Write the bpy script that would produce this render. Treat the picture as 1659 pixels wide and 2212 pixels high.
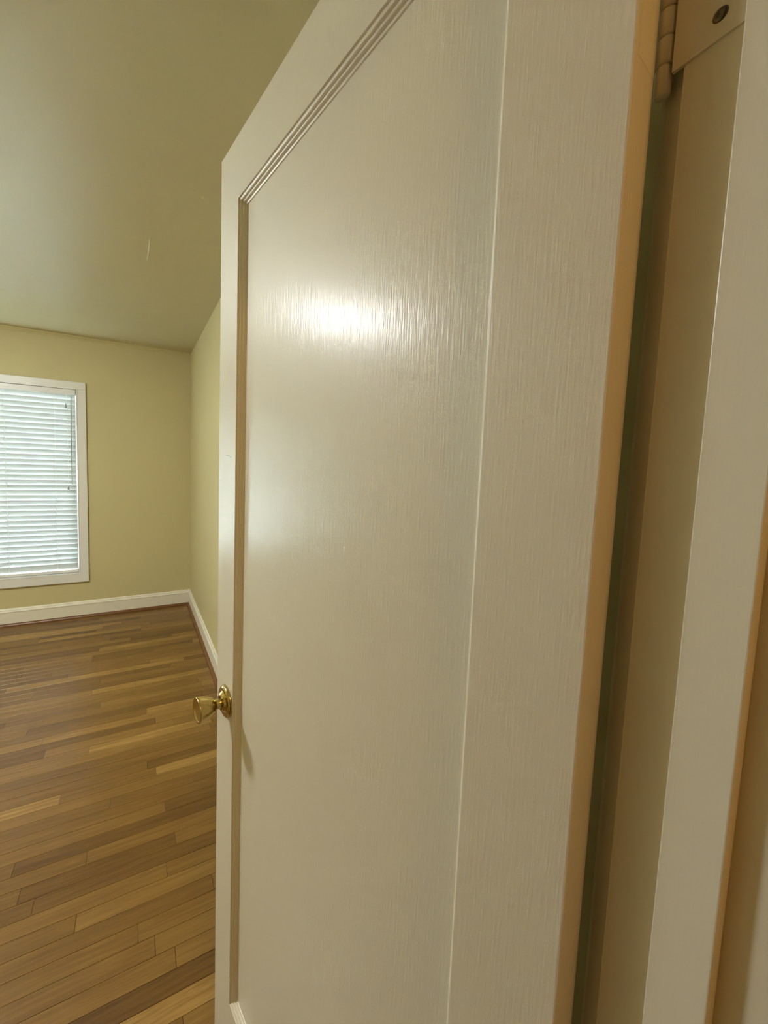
import bpy, bmesh, math, random
from mathutils import Vector, Matrix

random.seed(7)
for o in list(bpy.data.objects):
    bpy.data.objects.remove(o)
scene = bpy.context.scene
col = scene.collection

# ------------------------------------------------------------------ camera
CAM_H = 1.4298
F_PX, PITCH, ROLL, YAW = 871.26, 0.07942, 0.03485, 0.49648
cam_d = bpy.data.cameras.new('camera')
cam = bpy.data.objects.new('camera', cam_d)
col.objects.link(cam)
cam_d.sensor_fit = 'HORIZONTAL'
cam_d.sensor_width = 36.0
cam_d.lens = F_PX * 36.0 / 1659.0
cam_d.shift_x = 66.58 / 1659.0
cam_d.shift_y = -29.73 / 1659.0
cam_d.clip_start = 0.01
r0 = Vector((math.cos(YAW), -math.sin(YAW), 0))
f0 = Vector((math.sin(YAW), math.cos(YAW), 0))
u0 = Vector((0, 0, 1))
fw = f0 * math.cos(PITCH) - u0 * math.sin(PITCH)
up = u0 * math.cos(PITCH) + f0 * math.sin(PITCH)
rt = r0 * math.cos(ROLL) + up * math.sin(ROLL)
up2 = -r0 * math.sin(ROLL) + up * math.cos(ROLL)
cam.matrix_world = Matrix(((rt.x, up2.x, -fw.x, 0), (rt.y, up2.y, -fw.y, 0),
                           (rt.z, up2.z, -fw.z, CAM_H), (0, 0, 0, 1)))
scene.camera = cam

# ------------------------------------------------------------------ sky, exposure
SKY_STRENGTH = 23.0
LAMP_STRENGTH = 90.0
HALL_STRENGTH = 30.0
w = bpy.data.worlds.new('sky')
scene.world = w
w.use_nodes = True
bg = w.node_tree.nodes['Background']
bg.inputs[0].default_value = (0.86, 0.95, 1.0, 1)
bg.inputs[1].default_value = SKY_STRENGTH
scene.view_settings.view_transform = 'Standard'
scene.view_settings.look = 'None'
scene.view_settings.exposure = 0.85
scene.view_settings.gamma = 1.0
scene.view_settings.use_curve_mapping = False

# ------------------------------------------------------------------ dimensions (metres)
XR, XL = 0.472, -3.0            # right and left walls of the room
YN, YF = 0.1545, 4.2215         # near (doorway) and far wall faces
YH = 0.040                      # hall face of the doorway wall
H = 2.44
XJ = 0.320                      # hinge jamb face
OPEN_W = 0.768                  # clear opening
XLJ = XJ - OPEN_W
HEAD = 2.050
BX, BY, AL = 0.2805, 0.1641, 0.1574     # door corner and opening angle
DW, DT, DB, DTH = 0.762, 2.044, 0.012, 0.035
WX1, WX0, WZ0, WZ1 = -0.437, -2.55, 0.402, 2.000   # window opening
LAMP = (-1.38, 2.05)

# ------------------------------------------------------------------ materials
def new_mat(name):
    m = bpy.data.materials.new(name)
    m.use_nodes = True
    nt = m.node_tree
    return m, nt, nt.nodes['Principled BSDF']

def nd(nt, kind, **kw):
    n = nt.nodes.new(kind)
    for k, v in kw.items():
        setattr(n, k, v)
    return n

def paint(name, c1, c2, scale=2.0, rough=0.5, bump=0.0, bscale=150.0, stretch=(1, 1, 1), dist=0.001, spec=0.5, coat=0.0, coat_r=0.1, space='Object'):
    m, nt, b = new_mat(name)
    tc = nd(nt, 'ShaderNodeTexCoord')
    mp = nd(nt, 'ShaderNodeMapping')
    mp.inputs['Scale'].default_value = stretch
    nt.links.new(tc.outputs[space], mp.inputs['Vector'])
    n1 = nd(nt, 'ShaderNodeTexNoise')
    n1.inputs['Scale'].default_value = scale
    n1.inputs['Detail'].default_value = 4
    nt.links.new(tc.outputs[space], n1.inputs['Vector'])
    mx = nd(nt, 'ShaderNodeMix', data_type='RGBA')
    mx.inputs[6].default_value = (*c1, 1)
    mx.inputs[7].default_value = (*c2, 1)
    nt.links.new(n1.outputs['Fac'], mx.inputs[0])
    nt.links.new(mx.outputs[2], b.inputs['Base Color'])
    b.inputs['Roughness'].default_value = rough
    b.inputs['Specular IOR Level'].default_value = spec
    b.inputs['Coat Weight'].default_value = coat
    b.inputs['Coat Roughness'].default_value = coat_r
    if bump:
        n2 = nd(nt, 'ShaderNodeTexNoise')
        n2.inputs['Scale'].default_value = bscale
        n2.inputs['Detail'].default_value = 3
        nt.links.new(mp.outputs['Vector'], n2.inputs['Vector'])
        bp = nd(nt, 'ShaderNodeBump')
        bp.inputs['Strength'].default_value = bump
        bp.inputs['Distance'].default_value = dist
        nt.links.new(n2.outputs['Fac'], bp.inputs['Height'])
        nt.links.new(bp.outputs['Normal'], b.inputs['Normal'])
        if coat:
            nt.links.new(bp.outputs['Normal'], b.inputs['Coat Normal'])
    return m

M = {}
M['wall'] = paint('khaki wall paint', (0.60, 0.535, 0.285), (0.64, 0.57, 0.315), 1.3, 0.6, 0.25, 220, dist=0.0006)
M['ceiling'] = paint('pale ceiling paint', (0.60, 0.545, 0.355), (0.65, 0.59, 0.40), 1.6, 0.36, 0.6, 5.0, dist=0.005)
M['door'] = paint('cream door enamel', (0.70, 0.65, 0.52), (0.73, 0.68, 0.55), 1.2, 0.48, 0.72, 9.0, stretch=(40, 40, 3), dist=0.0005, coat=0.36, coat_r=0.22, spec=0.4)
M['mould'] = paint('cream moulding enamel', (0.70, 0.65, 0.52), (0.73, 0.68, 0.55), 1.2, 0.40)
M['trim'] = paint('cream trim enamel', (0.72, 0.67, 0.53), (0.75, 0.70, 0.56), 3.0, 0.32, 0.25, 9.0, stretch=(50, 50, 4), dist=0.0004)
M['base'] = paint('cream baseboard enamel', (0.83, 0.79, 0.67), (0.86, 0.82, 0.70), 3.0, 0.35)
M['white'] = paint('white window enamel', (0.80, 0.79, 0.76), (0.84, 0.83, 0.80), 3.0, 0.35)
M['shoe'] = paint('stained shoe moulding wood', (0.14, 0.058, 0.016), (0.24, 0.105, 0.032), 12.0, 0.35)
M['subfloor'] = paint('dark subfloor', (0.05, 0.03, 0.015), (0.07, 0.04, 0.02), 4.0, 0.8)
M['hallwall'] = paint('hall wall paint', (0.52, 0.40, 0.24), (0.56, 0.43, 0.26), 1.5, 0.6)
M['cord'] = paint('white blind cord', (0.78, 0.80, 0.78), (0.82, 0.83, 0.82), 10, 0.6)
M['wand'] = paint('grey clear plastic wand', (0.30, 0.31, 0.30), (0.36, 0.37, 0.36), 10, 0.25)
M['screw'] = paint('dark steel screw', (0.10, 0.085, 0.06), (0.16, 0.13, 0.09), 300, 0.35)
nt = M['screw'].node_tree
nt.nodes['Principled BSDF'].inputs['Metallic'].default_value = 0.9

# brass
m, nt, b = new_mat('worn polished brass')
tc = nd(nt, 'ShaderNodeTexCoord')
n = nd(nt, 'ShaderNodeTexNoise')
n.inputs['Scale'].default_value = 120
nt.links.new(tc.outputs['Object'], n.inputs['Vector'])
rp = nd(nt, 'ShaderNodeValToRGB')
rp.color_ramp.elements[0].color = (0.42, 0.30, 0.09, 1)
rp.color_ramp.elements[1].color = (0.62, 0.48, 0.19, 1)
nt.links.new(n.outputs['Fac'], rp.inputs[0])
nt.links.new(rp.outputs[0], b.inputs['Base Color'])
b.inputs['Metallic'].default_value = 1.0
b.inputs['Roughness'].default_value = 0.22
M['brass'] = m

# blind slats: thin translucent vinyl
m, nt, b = new_mat('translucent white vinyl slat')
b.inputs['Base Color'].default_value = (0.58, 0.615, 0.615, 1)
b.inputs['Roughness'].default_value = 0.4
tr = nd(nt, 'ShaderNodeBsdfTranslucent')
tr.inputs['Color'].default_value = (0.74, 0.77, 0.74, 1)
mxs = nd(nt, 'ShaderNodeMixShader')
mxs.inputs[0].default_value = 0.009
nt.links.new(b.outputs[0], mxs.inputs[1])
nt.links.new(tr.outputs[0], mxs.inputs[2])
nt.links.new(mxs.outputs[0], nt.nodes['Material Output'].inputs['Surface'])
M['slat'] = m

# window pane: thin clear glass
m, nt, b = new_mat('thin window glass')
nt.nodes.remove(b)
ts = nd(nt, 'ShaderNodeBsdfTransparent')
ts.inputs['Color'].default_value = (0.93, 0.97, 0.96, 1)
gl = nd(nt, 'ShaderNodeBsdfGlossy')
gl.inputs['Roughness'].default_value = 0.02
fr = nd(nt, 'ShaderNodeFresnel')
fr.inputs['IOR'].default_value = 1.5
mxs = nd(nt, 'ShaderNodeMixShader')
nt.links.new(fr.outputs[0], mxs.inputs[0])
nt.links.new(ts.outputs[0], mxs.inputs[1])
nt.links.new(gl.outputs[0], mxs.inputs[2])
nt.links.new(mxs.outputs[0], nt.nodes['Material Output'].inputs['Surface'])
M['glass'] = m

def glow(name, c, s):
    m, nt, b = new_mat(name)
    b.inputs['Base Color'].default_value = (0.85, 0.82, 0.75, 1)
    b.inputs['Emission Color'].default_value = (*c, 1)
    b.inputs['Emission Strength'].default_value = s
    return m
M['lampglass'] = glow('lit opal lamp glass', (0.97, 1.0, 1.0), LAMP_STRENGTH)
M['hallglass'] = glow('lit hall lamp glass', (1.0, 0.58, 0.18), HALL_STRENGTH)

# oak strip floor: colour comes from a per-plank tone plus grain along the plank
m, nt, b = new_mat('oak strip floor')
geo = nd(nt, 'ShaderNodeNewGeometry')
at = nd(nt, 'ShaderNodeAttribute', attribute_name='tone')
sep = nd(nt, 'ShaderNodeVectorMath', operation='MULTIPLY')
sep.inputs[1].default_value = (2.2, 46.0, 1.0)
nt.links.new(geo.outputs['Position'], sep.inputs[0])
off = nd(nt, 'ShaderNodeVectorMath', operation='MULTIPLY_ADD')
comb = nd(nt, 'ShaderNodeCombineXYZ')
nt.links.new(at.outputs['Fac'], comb.inputs[0])
nt.links.new(at.outputs['Fac'], comb.inputs[2])
nt.links.new(comb.outputs[0], off.inputs[0])
off.inputs[1].default_value = (71, 1, 53)
nt.links.new(sep.outputs[0], off.inputs[2])
g1 = nd(nt, 'ShaderNodeTexNoise')
g1.inputs['Scale'].default_value = 2.0
g1.inputs['Detail'].default_value = 6
g1.inputs['Roughness'].default_value = 0.62
g1.inputs['Distortion'].default_value = 0.6
nt.links.new(off.outputs[0], g1.inputs['Vector'])
g2 = nd(nt, 'ShaderNodeTexNoise')
g2.inputs['Scale'].default_value = 1.4
g2.inputs['Detail'].default_value = 3
nt.links.new(geo.outputs['Position'], g2.inputs['Vector'])
ramp = nd(nt, 'ShaderNodeValToRGB')
e = ramp.color_ramp.elements
e[0].position = 0.0; e[0].color = (0.085, 0.039, 0.007, 1)
e[1].position = 1.0; e[1].color = (0.400, 0.235, 0.070, 1)
for pos, c in ((0.3, (0.155, 0.077, 0.016)), (0.6, (0.215, 0.113, 0.025)), (0.85, (0.285, 0.158, 0.040))):
    x = e.new(pos); x.color = (*c, 1)
a1 = nd(nt, 'ShaderNodeMath', operation='MULTIPLY_ADD')      # (grain) * k + tone
a1.inputs[1].default_value = 0.95
nt.links.new(g1.outputs['Fac'], a1.inputs[0])
a0 = nd(nt, 'ShaderNodeMath', operation='MULTIPLY_ADD')
a0.inputs[1].default_value = 0.70
a0.inputs[2].default_value = -0.48
nt.links.new(at.outputs['Fac'], a0.inputs[0])
nt.links.new(a0.outputs[0], a1.inputs[2])
a2 = nd(nt, 'ShaderNodeMath', operation='MULTIPLY_ADD')
a2.inputs[1].default_value = 0.42
nt.links.new(g2.outputs['Fac'], a2.inputs[0])
nt.links.new(a1.outputs[0], a2.inputs[2])
nt.links.new(a2.outputs[0], ramp.inputs[0])
nt.links.new(ramp.outputs[0], b.inputs['Base Color'])
b.inputs['Roughness'].default_value = 0.33
bp = nd(nt, 'ShaderNodeBump')
bp.inputs['Strength'].default_value = 0.12
bp.inputs['Distance'].default_value = 0.001
nt.links.new(g1.outputs['Fac'], bp.inputs['Height'])
nt.links.new(bp.outputs['Normal'], b.inputs['Normal'])
M['oak'] = m

# ------------------------------------------------------------------ helpers
def link_mesh(name, bm, mat, parent=None, smooth=False):
    me = bpy.data.meshes.new(name)
    bmesh.ops.recalc_face_normals(bm, faces=bm.faces[:])
    bm.to_mesh(me)
    bm.free()
    if mat:
        me.materials.append(M[mat])
    if smooth:
        me.shade_smooth()
    o = bpy.data.objects.new(name, me)
    col.objects.link(o)
    if parent:
        o.parent = parent
    return o

def add_box(bm, x0, x1, y0, y1, z0, z1):
    vs = [bm.verts.new(p) for p in ((x0, y0, z0), (x1, y0, z0), (x1, y1, z0), (x0, y1, z0),
                                    (x0, y0, z1), (x1, y0, z1), (x1, y1, z1), (x0, y1, z1))]
    for f in ((0, 3, 2, 1), (4, 5, 6, 7), (0, 1, 5, 4), (1, 2, 6, 5), (2, 3, 7, 6), (3, 0, 4, 7)):
        bm.faces.new([vs[i] for i in f])
    return vs

def box(name, x0, x1, y0, y1, z0, z1, mat, parent=None, bev=0.0, sel=None, seg=2):
    bm = bmesh.new()
    add_box(bm, x0, x1, y0, y1, z0, z1)
    if bev:
        es = [e for e in bm.edges if sel is None or sel(e)]
        bmesh.ops.bevel(bm, geom=es, offset=bev, segments=seg, affect='EDGES', profile=0.6)
    return link_mesh(name, bm, mat, parent)

def boxes(name, rects, mat, parent=None):
    bm = bmesh.new()
    for r in rects:
        add_box(bm, *r)
    return link_mesh(name, bm, mat, parent)

def sweep(name, prof, a, b, mat, parent=None, smooth=False):
    """prof: list of 3-d points at a (closed outline); extruded by vector b-a"""
    bm = bmesh.new()
    d = Vector(b) - Vector(a)
    v0 = [bm.verts.new(Vector(p)) for p in prof]
    v1 = [bm.verts.new(Vector(p) + d) for p in prof]
    n = len(prof)
    for i in range(n):
        bm.faces.new((v0[i], v0[(i + 1) % n], v1[(i + 1) % n], v1[i]))
    bm.faces.new(v0[::-1])
    bm.faces.new(v1)
    return link_mesh(name, bm, mat, parent, smooth)

def lathe(name, prof, mat, parent=None, axis='Z', loc=(0, 0, 0), seg=48, smooth=True):
    bm = bmesh.new()
    rings = []
    for r, h in prof:
        ring = []
        if r < 1e-6:
            rings.append([bm.verts.new(axmap(0, 0, h, axis))])
            continue
        for k in range(seg):
            a = 2 * math.pi * k / seg
            ring.append(bm.verts.new(axmap(r * math.cos(a), r * math.sin(a), h, axis)))
        rings.append(ring)
    for A, B in zip(rings, rings[1:]):
        if len(A) == 1 and len(B) == 1:
            continue
        for k in range(seg):
            k2 = (k + 1) % seg
            if len(A) == 1:
                bm.faces.new((A[0], B[k], B[k2]))
            elif len(B) == 1:
                bm.faces.new((A[k], A[k2], B[0]))
            else:
                bm.faces.new((A[k], A[k2], B[k2], B[k]))
    o = link_mesh(name, bm, mat, parent, smooth)
    o.location = loc
    return o

def axmap(x, y, h, axis):
    if axis == 'Z':
        return (x, y, h)
    if axis == 'Y':
        return (x, h, y)
    return (h, x, y)

def empty(name, loc=(0, 0, 0), rz=0.0):
    o = bpy.data.objects.new(name, None)
    o.empty_display_size = 0.1
    o.location = loc
    o.rotation_euler = (0, 0, rz)
    col.objects.link(o)
    return o

def tag(o, label, cat=None, group=None, kind=None):
    o['label'] = label
    if cat:
        o['category'] = cat
    if group:
        o['group'] = group
    if kind:
        o['kind'] = kind
    return o

def struct(o, label, cat):
    return tag(o, label, cat, kind='structure')

# ------------------------------------------------------------------ room shell
HY0 = -1.20                     # far side of the hall behind the camera
T = 0.10
struct(box('wall_right', XR, XR + T, YN, YF + T, 0, H, 'wall'), 'khaki side wall running behind the open door', 'wall')
struct(box('wall_left', XL - T, XL, YN, YF + T, 0, H, 'wall'), 'khaki side wall opposite the open door', 'wall')
struct(boxes('wall_far', [(XL, WX0, YF, YF + T, 0, H), (WX1, XR, YF, YF + T, 0, H),
                          (WX0, WX1, YF, YF + T, 0, WZ0), (WX0, WX1, YF, YF + T, WZ1, H)], 'wall'),
       'khaki end wall with the blind-covered window', 'wall')
struct(boxes('wall_near', [(XL - T, XLJ - 0.02, YH, YN, 0, H), (XJ + 0.02, XR + T, YH, YN, 0, H),
                           (XLJ - 0.02, XJ + 0.02, YH, YN, HEAD + 0.02, H)], 'wall'),
       'wall with the doorway around the open door', 'wall')
ceil = struct(box('ceiling', XL - T, XR + T, YH, YF + T, H, H + T, 'ceiling'), 'pale plaster ceiling above the empty room', 'ceiling')
# raised paint scar on the ceiling
bm = bmesh.new()
pts = [(0.066, 2.175, 0.0008), (0.065, 2.25, 0.0022), (0.063, 2.34, 0.0026), (0.060, 2.41, 0.0008)]
prev = None
for x, y, r in pts:
    a = bm.verts.new((x - r, y, H + 0.0002)); c = bm.verts.new((x, y, H - r * 0.8)); d = bm.verts.new((x + r, y, H + 0.0002))
    if prev:
        bm.faces.new((prev[0], prev[1], c, a)); bm.faces.new((prev[1], prev[2], d, c))
    prev = (a, c, d)
link_mesh('paint_ridge', bm, 'base', ceil)

# hall behind the camera
struct(box('wall_hall_back', XL - T, XR + 1.2, HY0 - T, HY0, 0, H, 'hallwall'), 'hall wall behind the camera', 'wall')
struct(box('wall_hall_right', XR + 1.1, XR + 1.2, HY0, YH, 0, H, 'hallwall'), 'end wall of the hall on the right', 'wall')
struct(box('wall_hall_left', XL - T, XL, HY0, YH, 0, H, 'hallwall'), 'end wall of the hall on the left', 'wall')
struct(boxes('wall_hall_side', [(XR + T, XR + 1.2, YH, YN, 0, H)], 'hallwall'), 'hall wall beside the doorway', 'wall')
struct(box('ceiling_hall', XL - T, XR + 1.2, HY0 - T, YH, H, H + T, 'ceiling'), 'pale ceiling of the hall', 'ceiling')

# ------------------------------------------------------------------ floor with individual oak strips
floor = struct(box('floor', XL - T, XR + 1.2, HY0 - T, YF + T, -0.06, -0.012, 'subfloor'), 'worn oak strip floor of the empty room', 'floor')
ROW = 0.0572
def proj(p):
    v = Vector(p) - Vector((0, 0, CAM_H))
    d = v.dot(fw)
    if d < 0.05:
        return None
    return (829.5 - 66.58 + F_PX * v.dot(rt) / d, 1106 - 29.73 - F_PX * v.dot(up2) / d, d)

planks = []
y = YF - 0.012
rowi = 0
while y > HY0:
    x = XR - 0.004 - random.uniform(0, 0.75)
    segs = [(x, XR - 0.004)]
    while x > XL:
        L = random.choice((0.35, 0.5, 0.65, 0.8, 1.0, 1.25)) * random.uniform(0.85, 1.15)
        segs.append((max(XL, x - L), x))
        x -= L
    for s0, s1 in segs:
        if s1 - s0 > 0.03:
            planks.append((s0, s1, y - ROW, y))
    y -= ROW
    rowi += 1

def plank_verts(s0, s1, y0, y1):
    g, c = 0.0004, 0.0006
    z = random.uniform(-0.0004, 0.0)
    x0, x1, a, b2 = s0 + g, s1 - g, y0 + g, y1 - g
    return [(x0, a, -0.012), (x1, a, -0.012), (x1, b2, -0.012), (x0, b2, -0.012),
            (x0, a, z - c), (x1, a, z - c), (x1, b2, z - c), (x0, b2, z - c),
            (x0 + c, a + c, z), (x1 - c, a + c, z), (x1 - c, b2 - c, z), (x0 + c, b2 - c, z)]
PF = [(0, 1, 5, 4), (1, 2, 6, 5), (2, 3, 7, 6), (3, 0, 4, 7), (4, 5, 9, 8), (5, 6, 10, 9), (6, 7, 11, 10), (7, 4, 8, 11), (8, 9, 10, 11)]

def tone():
    t = random.gauss(0.5, 0.24)
    if random.random() < 0.10:
        t += random.choice((-0.35, 0.38))
    return max(0.02, min(0.98, t))

def plank_mesh(name, plist):
    vs, fs, tn = [], [], []
    for p in plist:
        o = len(vs)
        vs += plank_verts(*p)
        fs += [tuple(i + o for i in f) for f in PF]
        tn += [tone()] * len(PF)
    me = bpy.data.meshes.new(name)
    me.from_pydata(vs, [], fs)
    a = me.attributes.new('tone', 'FLOAT', 'FACE')
    a.data.foreach_set('value', tn)
    me.materials.append(M['oak'])
    o = bpy.data.objects.new(name, me)
    col.objects.link(o)
    o.parent = floor
    return o

vis = []
rest = []
for p in planks:
    s0, s1, y0, y1 = p
    ok = False
    for k in range(7):
        x = s0 + (s1 - s0) * k / 6
        q = proj((x, (y0 + y1) / 2, 0))
        if q and -20 < q[0] < 480 and 1250 < q[1] < 2240:
            ok = True
    if ok:
        q = proj(((s0 + s1) / 2, (y0 + y1) / 2, 0))
        vis.append(((y0 * y0 + s1 * s1), p))
    else:
        rest.append(p)
vis.sort(key=lambda t: t[0])
for _, p in vis[:300]:
    plank_mesh('plank', [p])
rest += [p for _, p in vis[300:]]
ob = plank_mesh('plank_field', rest)
ob['kind'] = 'stuff'

# ------------------------------------------------------------------ baseboards with cap and stained shoe
def baseboard(name, a, b, inward, label):
    """a -> b along the wall foot, inward = unit vector into the room"""
    a, b, n = Vector(a), Vector(b), Vector(inward)
    root = empty(name, a)
    def P(d, z):
        return n * d + Vector((0, 0, z))
    L = b - a
    sweep('board', [P(0, 0.0), P(0.014, 0.0), P(0.014, 0.117), P(0, 0.117)], (0, 0, 0), L, 'base', root)
    sweep('cap_moulding', [P(0, 0.117), P(0.016, 0.117), P(0.0175, 0.121), P(0.016, 0.126), P(0.011, 0.131), P(0.009, 0.140), P(0.006, 0.146), P(0, 0.148)],
          (0, 0, 0), L, 'base', root)
    arc = [P(0.014, 0.0)] + [P(0.014 + 0.019 * math.cos(t), 0.024 * math.sin(t)) for t in [math.pi / 2 * k / 6 for k in range(7)]]
    so = sweep('shoe_moulding', arc, (0, 0, 0), L, 'shoe', root)
    so['label'] = 'red-brown stained shoe moulding'
    struct(root, label, 'baseboard')
    return root

baseboard('baseboard_far', (XL, YF, 0), (XR, YF, 0), (0, -1, 0), 'cream baseboard along the window wall')
baseboard('baseboard_right', (XR, YN + 0.02, 0), (XR, YF - 0.0, 0), (-1, 0, 0), 'cream baseboard running behind the open door')
baseboard('baseboard_left', (XL, YN, 0), (XL, YF, 0), (1, 0, 0), 'cream baseboard along the wall opposite the door')

# small crown on the window wall
pc = []
for d, z in ((0, 0), (0.024, 0), (0.024, -0.004), (0.018, -0.009), (0.011, -0.015), (0.006, -0.023), (0.004, -0.028), (0, -0.028)):
    pc.append(Vector((0, -d, z)))
cr = sweep('trim_2', [p + Vector((XL, YF, H)) for p in pc], (0, 0, 0), (XR - XL, 0, 0), 'wall')
struct(cr, 'narrow khaki crown strip along the top of the window wall', 'trim')

# ------------------------------------------------------------------ window
win = empty('window_1', ((WX0 + WX1) / 2, YF, WZ0))
struct(win, 'white framed window behind the lowered blind', 'window')
ox, oy, oz = win.location
def wbox(name, x0, x1, y0, y1, z0, z1, mat, par=None, bev=0.0, seg=2):
    o = box(name, x0 - ox, x1 - ox, y0 - oy, y1 - oy, z0 - oz, z1 - oz, mat, par or win, bev, None, seg)
    return o
CW = 0.066
wbox('casing', WX1, WX1 + CW, YF - 0.020, YF, WZ0 - 0.0, WZ1 + 0.0, 'white', bev=0.004)
wbox('casing', WX0 - CW, WX0, YF - 0.020, YF, WZ0, WZ1, 'white', bev=0.004)
wbox('casing', WX0 - CW, WX1 + CW, YF - 0.020, YF, WZ1, WZ1 + 0.060, 'white', bev=0.004)
wbox('casing', WX0 - CW, WX1 + CW, YF - 0.022, YF, WZ0 - 0.076, WZ0, 'white', bev=0.004)
# inner bead, jamb liners
for nm, x0, x1, z0, z1 in (('jamb_liner', WX1 - 0.004, WX1 + 0.004, WZ0, WZ1), ('jamb_liner', WX0 - 0.004, WX0 + 0.004, WZ0, WZ1),
                           ('jamb_liner', WX0, WX1, WZ1 - 0.004, WZ1 + 0.004), ('jamb_liner', WX0, WX1, WZ0 - 0.004, WZ0 + 0.006)):
    wbox(nm, x0, x1, YF - 0.024, YF + T, z0, z1, 'white', bev=0.0015)
# sash bars and panes (behind the blind)
SY0, SY1 = YF + 0.062, YF + 0.092
XM = (WX0 + WX1) / 2
for x0, x1 in ((WX0 + 0.004, XM), (XM, WX1 - 0.004)):
    wbox('sash_stile', x0, x0 + 0.04, SY0, SY1, WZ0 + 0.006, WZ1 - 0.004, 'white')
    wbox('sash_stile', x1 - 0.04, x1, SY0, SY1, WZ0 + 0.006, WZ1 - 0.004, 'white')
    wbox('sash_rail', x0 + 0.04, x1 - 0.04, SY0, SY1, WZ0 + 0.006, WZ0 + 0.046, 'white')
    wbox('sash_rail', x0 + 0.04, x1 - 0.04, SY0, SY1, WZ1 - 0.044, WZ1 - 0.004, 'white')
    wbox('pane', x0 + 0.04, x1 - 0.04, SY0 + 0.012, SY0 + 0.016, WZ0 + 0.046, WZ1 - 0.044, 'glass')

# ------------------------------------------------------------------ blinds
def tube(name, pts, r, mat, parent, seg=8):
    bm = bmesh.new()
    prev = None
    for p in pts:
        ring = [bm.verts.new((p[0] + r * math.cos(2 * math.pi * k / seg), p[1] + r * math.sin(2 * math.pi * k / seg), p[2])) for k in range(seg)]
        if prev:
            for k in range(seg):
                bm.faces.new((prev[k], prev[(k + 1) % seg], ring[(k + 1) % seg], ring[k]))
        prev = ring
    return link_mesh(name, bm, mat, parent, True)

def make_blind(BX0, BX1, tilt_deg, ladders, wand_x, cords, label):
    BYC = YF + 0.020
    blind = empty('window_blind', ((BX0 + BX1) / 2, BYC, WZ0))
    tag(blind, label, 'blind', 'blinds in the window')
    qx, qy, qz = blind.location
    W2 = (BX1 - BX0) / 2
    box('headrail', -W2, W2, -0.028, 0.028, WZ1 - 0.050 - qz, WZ1 - 0.006 - qz, 'white', blind, 0.002)
    NS, Z_TOP, Z_BOT = 35, WZ1 - 0.072, WZ0 + 0.066
    pitch_s = (Z_TOP - Z_BOT) / (NS - 1)
    TILT = math.radians(tilt_deg)
    SWD = 0.050
    bm = bmesh.new()
    prof = []
    for k in range(7):
        t = -0.5 + k / 6
        prof.append((t * SWD, 0.0035 * (1 - 4 * t * t)))
    rows = []
    for x in (-W2 + 0.004, W2 - 0.004):
        rows.append([bm.verts.new((x, d * math.cos(TILT) - hh * math.sin(TILT), d * math.sin(TILT) + hh * math.cos(TILT))) for d, hh in prof])
    for k in range(6):
        bm.faces.new((rows[0][k], rows[0][k + 1], rows[1][k + 1], rows[1][k]))
    slat0 = link_mesh('slat', bm, 'slat', blind, True)
    for i in range(NS):
        o = slat0 if i == 0 else slat0.copy()
        if i:
            col.objects.link(o)
            o.parent = blind
        o.location = (0, 0, Z_TOP - i * pitch_s - qz)
        o.rotation_euler = (random.uniform(-0.02, 0.02), random.uniform(-0.0006, 0.0006), 0)
    box('bottom_rail', -W2, W2, -0.020, 0.020, WZ0 + 0.012 - qz, WZ0 + 0.034 - qz, 'white', blind, 0.003)
    for xl in ladders:
        bm = bmesh.new()
        add_box(bm, xl - qx - 0.0006, xl - qx + 0.0006, -0.0285, -0.0265, WZ0 + 0.03 - qz, WZ1 - 0.05 - qz)
        add_box(bm, xl - qx - 0.0006, xl - qx + 0.0006, 0.0265, 0.0285, WZ0 + 0.03 - qz, WZ1 - 0.05 - qz)
        for i in range(NS):
            z = Z_TOP - i * pitch_s - qz - 0.012
            add_box(bm, xl - qx - 0.005, xl - qx + 0.005, -0.030, -0.026, z - 0.003, z + 0.004)
        link_mesh('ladder_cord', bm, 'cord', blind)
    wx = wand_x - qx
    tube('tilt_wand', [(wx, -0.040, 1.935 - qz), (wx - 0.002, -0.042, 1.55 - qz), (wx - 0.003, -0.041, 1.185 - qz)], 0.0032, 'wand', blind)
    for xc, zb in cords:
        cd = tube('lift_cord', [(xc - qx, -0.036, 1.94 - qz), (xc - qx, -0.037, zb + 0.02 - qz)], 0.0012, 'cord', blind)
        lathe('tassel', [(0, 0.030), (0.003, 0.028), (0.005, 0.012), (0.008, -0.004), (0.007, -0.008), (0, -0.008)], 'wand', cd, 'Z', (xc - qx, -0.037, zb - qz), 12)
    return blind

make_blind(XM + 0.008, WX1 - 0.010, -75.5, (-0.594, -0.921, -1.248), -0.476, ((-0.513, 1.845), (-0.506, 1.150)),
           'white horizontal slat blind lowered and closed, nearest the room corner')
make_blind(WX0 + 0.012, XM - 0.008, -50, (-1.70, -2.02, -2.34), XM - 0.050, ((XM - 0.087, 1.845), (XM - 0.080, 1.150)),
           'white horizontal slat blind with slats tilted partly open, farther from the room corner')

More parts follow.
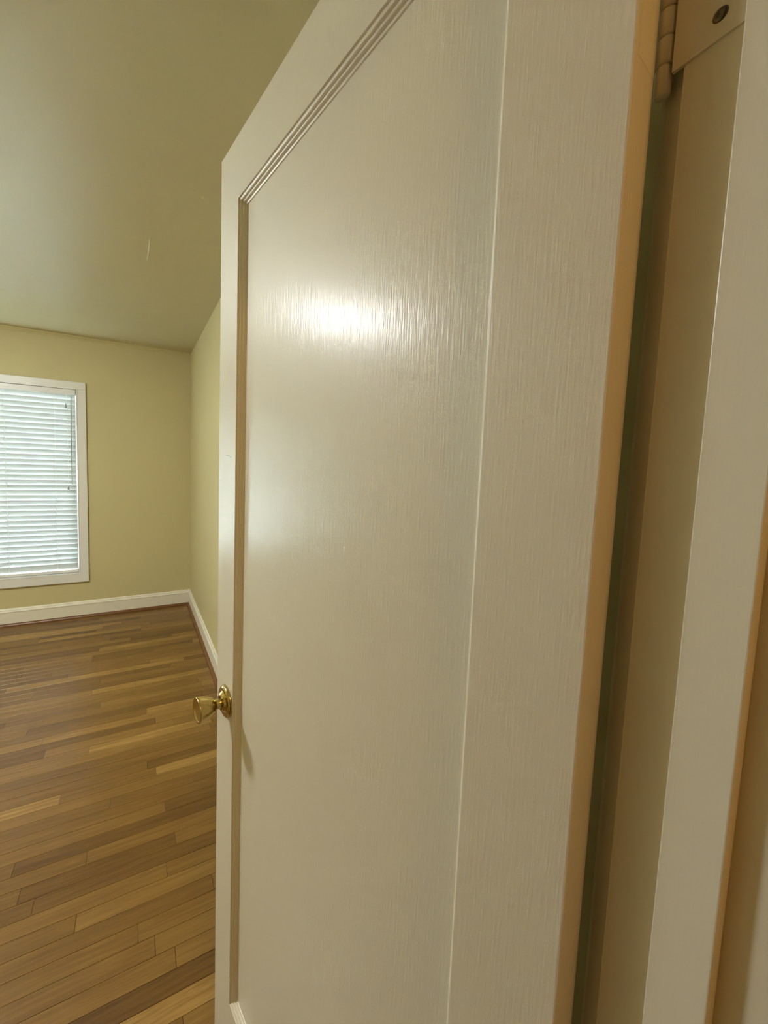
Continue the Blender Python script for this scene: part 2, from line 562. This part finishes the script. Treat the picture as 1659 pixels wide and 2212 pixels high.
# ------------------------------------------------------------------ door
door = empty('door_1', (BX, BY, 0), math.pi / 2 + AL)
struct(door, 'cream painted single-panel door standing open', 'door')
ST = 0.0946
TR = DT - 0.1147
BR = 0.2232
def outer(e):
    # long vertical edges at the outer ends of a stile
    a, b = e.verts[0].co, e.verts[1].co
    return abs(a.x - b.x) < 1e-6 and abs(a.y - b.y) < 1e-6 and (a.x < 0.001 or a.x > DW - 0.001)
box('stile', 0, ST, -DTH, 0, DB, DT, 'door', door, 0.0012, outer, 2)
box('stile', DW - ST, DW, -DTH, 0, DB, DT, 'door', door, 0.0012, outer, 2)
box('top_rail', ST, DW - ST, -DTH, 0, TR, DT, 'door', door)
box('bottom_rail', ST, DW - ST, -DTH, 0, DB, BR, 'door', door)
DP = 0.0145
box('panel', ST - 0.004, DW - ST + 0.004, -DTH + DP, -DP, BR - 0.004, TR + 0.004, 'door', door)
# reeded panel moulding, mitred at the corners
prof = [(0.0, 0.0), (0.0004, -0.0026), (0.0018, -0.0030)]
def bead(u0, v0, u1, v1, bulge):
    d = Vector((u1 - u0, v1 - v0))
    n = Vector((-d.y, d.x)).normalized()
    if n.y < 0:
        n = -n
    for k in range(1, 6):
        t = k / 6
        p = Vector((u0, v0)) + d * t + n * bulge * math.sin(math.pi * t)
        prof.append((p.x, p.y))
    prof.append((u1, v1))
bead(0.0018, -0.0030, 0.0048, -0.0062, 0.0010)
prof.append((0.0050, -0.0072))
bead(0.0050, -0.0072, 0.0080, -0.0104, 0.0010)
prof.append((0.0084, -0.0118))
prof.append((0.0112, -0.0126))
prof.append((0.0120, -0.0147))
def moulding(side, back):
    bm = bmesh.new()
    A, B = [], []
    x0, x1, z0, z1 = ST, DW - ST, BR, TR
    for u, v in prof:
        yy = -DTH - v if back else v
        if side == 'top':
            A.append((x0 + u, yy, z1 - u)); B.append((x1 - u, yy, z1 - u))
        elif side == 'bottom':
            A.append((x0 + u, yy, z0 + u)); B.append((x1 - u, yy, z0 + u))
        elif side == 'hinge':
            A.append((x0 + u, yy, z0 + u)); B.append((x0 + u, yy, z1 - u))
        else:
            A.append((x1 - u, yy, z0 + u)); B.append((x1 - u, yy, z1 - u))
    va = [bm.verts.new(p) for p in A]
    vb = [bm.verts.new(p) for p in B]
    for i in range(len(prof) - 1):
        bm.faces.new((va[i], va[i + 1], vb[i + 1], vb[i]))
    return link_mesh('panel_moulding', bm, 'mould', door)
for side in ('top', 'bottom', 'hinge', 'latch'):
    moulding(side, False)
    moulding(side, True)
# small pencil-thin scuff on the knob-side stile
bm = bmesh.new()
for (xa, za), (xb, zb) in (((0.720, 1.4436), (0.704, 1.4425)), ((0.704, 1.4425), (0.689, 1.4385))):
    vs = [bm.verts.new(p) for p in ((xa, 0.0002, za + 0.0008), (xb, 0.0002, zb + 0.0008), (xb, 0.0002, zb - 0.0008), (xa, 0.0002, za - 0.0008))]
    bm.faces.new(vs)
sc = link_mesh('scuff_mark', bm, 'wand', door)
sc['label'] = 'small grey scuff'
# hinge leaf let into the door edge, painted over
for z in (1.700, 0.250):
    box('hinge_leaf', -0.0001, 0.001, -DTH + 0.001, -0.006, z, z + 0.089, 'trim', door)
# brass tulip knob with rosette
ros = [(0.0, 0.0), (0.0335, 0.0), (0.0338, 0.0025), (0.0325, 0.0055), (0.0295, 0.0078), (0.0262, 0.0086), (0.0240, 0.0078),
       (0.0225, 0.0082), (0.0200, 0.0115), (0.0165, 0.0140), (0.0135, 0.0148)]
kn = [(0.0120, 0.0135), (0.0112, 0.0165), (0.0108, 0.0240), (0.0118, 0.0262), (0.0150, 0.0290), (0.0185, 0.0350), (0.0215, 0.0430),
      (0.0242, 0.0520), (0.0258, 0.0590), (0.0262, 0.0615), (0.0255, 0.0632), (0.0240, 0.0634), (0.0222, 0.0620), (0.0200, 0.0606), (0.010, 0.0592), (0, 0.0588)]
KX, KZ = 0.702, 0.914
k1 = lathe('door_knob', kn, 'brass', door, 'Y', (KX, 0, KZ))
lathe('rosette', ros, 'brass', k1, 'Y', (0, 0, 0))
k2 = lathe('door_knob', [(r, -h) for r, h in kn], 'brass', door, 'Y', (KX, -DTH, KZ))
lathe('rosette', [(r, -h) for r, h in ros], 'brass', k2, 'Y', (0, 0, 0))
box('latch_plate', DW - 0.0005, DW + 0.0010, -DTH + 0.006, -0.006, KZ - 0.028, KZ + 0.028, 'brass', door)

# ------------------------------------------------------------------ door frame
fr = empty('trim_1', (XJ, YN, 0))
struct(fr, 'cream painted door frame with hinge jamb and stop', 'door frame')
def fbox(name, x0, x1, y0, y1, z0, z1, mat='trim', par=None, bev=0.0, sel=None):
    return box(name, x0 - XJ, x1 - XJ, y0 - YN, y1 - YN, z0, z1, mat, par or fr, bev, sel)
vert = lambda e: abs(e.verts[0].co.x - e.verts[1].co.x) < 1e-6 and abs(e.verts[0].co.y - e.verts[1].co.y) < 1e-6
fbox('side_jamb', XJ, XJ + 0.02, YH, YN, 0, HEAD, bev=0.0015, sel=vert)
fbox('side_jamb', XLJ - 0.02, XLJ, YH, YN, 0, HEAD, bev=0.0015, sel=vert)
fbox('head_jamb', XLJ - 0.02, XJ + 0.02, YH, YN, HEAD, HEAD + 0.02)
SF = XJ - 0.012
S0, S1 = 0.0877, 0.1197
fbox('stop', SF, XJ, S0, S1, 0, HEAD, bev=0.0008, sel=vert)
fbox('stop', XLJ, XLJ + 0.012, S0, S1, 0, HEAD, bev=0.003, sel=vert)
fbox('stop', XLJ + 0.012, SF, S0, S1, HEAD - 0.012, HEAD)
CT = 0.017
fbox('casing', XJ + 0.010, XJ + 0.075, YN, YN + CT, 0, HEAD + 0.005, bev=0.003, sel=vert)
fbox('casing', XLJ - 0.075, XLJ - 0.005, YN, YN + CT, 0, HEAD + 0.005, bev=0.003, sel=vert)
fbox('casing', XLJ - 0.075, XJ + 0.075, YN, YN + CT, HEAD + 0.005, HEAD + 0.075)
fbox('casing', XJ + 0.005, XJ + 0.075, YH - CT, YH, 0, HEAD + 0.005, bev=0.003, sel=vert)
fbox('casing', XLJ - 0.075, XLJ - 0.005, YH - CT, YH, 0, HEAD + 0.005, bev=0.003, sel=vert)
fbox('casing', XLJ - 0.075, XJ + 0.075, YH - CT, YH, HEAD + 0.005, HEAD + 0.075)
# hinges
PX, PY = 0.3215, 0.1672
for z0 in (1.700, 0.250):
    hg = fbox('hinge', XJ - 0.0016, XJ + 0.001, YN - 0.031, YN + 0.006, z0, z0 + 0.089, 'trim')
    n5 = 0.089 / 5
    for k in range(5):
        lathe('knuckle', [(0, 0.0004), (0.0050, 0.0004), (0.0058, 0.0014), (0.0058, n5 - 0.0014), (0.0050, n5 - 0.0004), (0, n5 - 0.0004)],
              'trim', hg, 'Z', (PX - XJ, PY - YN, z0 + 0.009 + k * n5), 20)
    lathe('pin_tip', [(0, -0.019), (0.0038, -0.0188), (0.0050, -0.0175), (0.0052, -0.002), (0.0042, 0.0), (0.0042, 0.089), (0.006, 0.0895), (0.0062, 0.093), (0.004, 0.0955), (0, 0.096)],
          'trim', hg, 'Z', (PX - XJ, PY - YN, z0 + 0.009), 20)
    for dz, dy in ((0.014, 0.0186), (0.0445, 0.011), (0.075, 0.0186)):
        s = lathe('screw', [(0, -0.0003), (0.0009, -0.0009), (0.0022, -0.0012), (0.0036, -0.0008), (0.0041, 0.0)], 'screw', hg, 'X',
                  (-0.0016, -dy, z0 + dz), 20)

# ------------------------------------------------------------------ lamps
def lamp(name, loc, r, mat, label):
    root = empty(name, loc)
    lathe('base_pan', [(0, 0), (r * 1.05, 0), (r * 1.06, -0.012), (r * 1.0, -0.022), (0, -0.022)], 'brass', root)
    pr = [(r * 0.97 * math.cos(t), -0.022 - 0.075 * math.sin(t)) for t in [math.pi / 2 * k / 10 for k in range(10)]] + [(0, -0.097)]
    lathe('glass_dome', pr, mat, root)
    lathe('finial', [(0, -0.110), (0.006, -0.107), (0.008, -0.101), (0.005, -0.096), (0, -0.096)], 'brass', root, seg=16)
    tag(root, label, 'lamp')
    return root
lamp('ceiling_light', (LAMP[0], LAMP[1], H), 0.175, 'lampglass', 'round lit glass ceiling light in the middle of the room')
lamp('ceiling_light', (0.20, -0.85, H), 0.11, 'hallglass', 'small dim glass ceiling light in the hall')
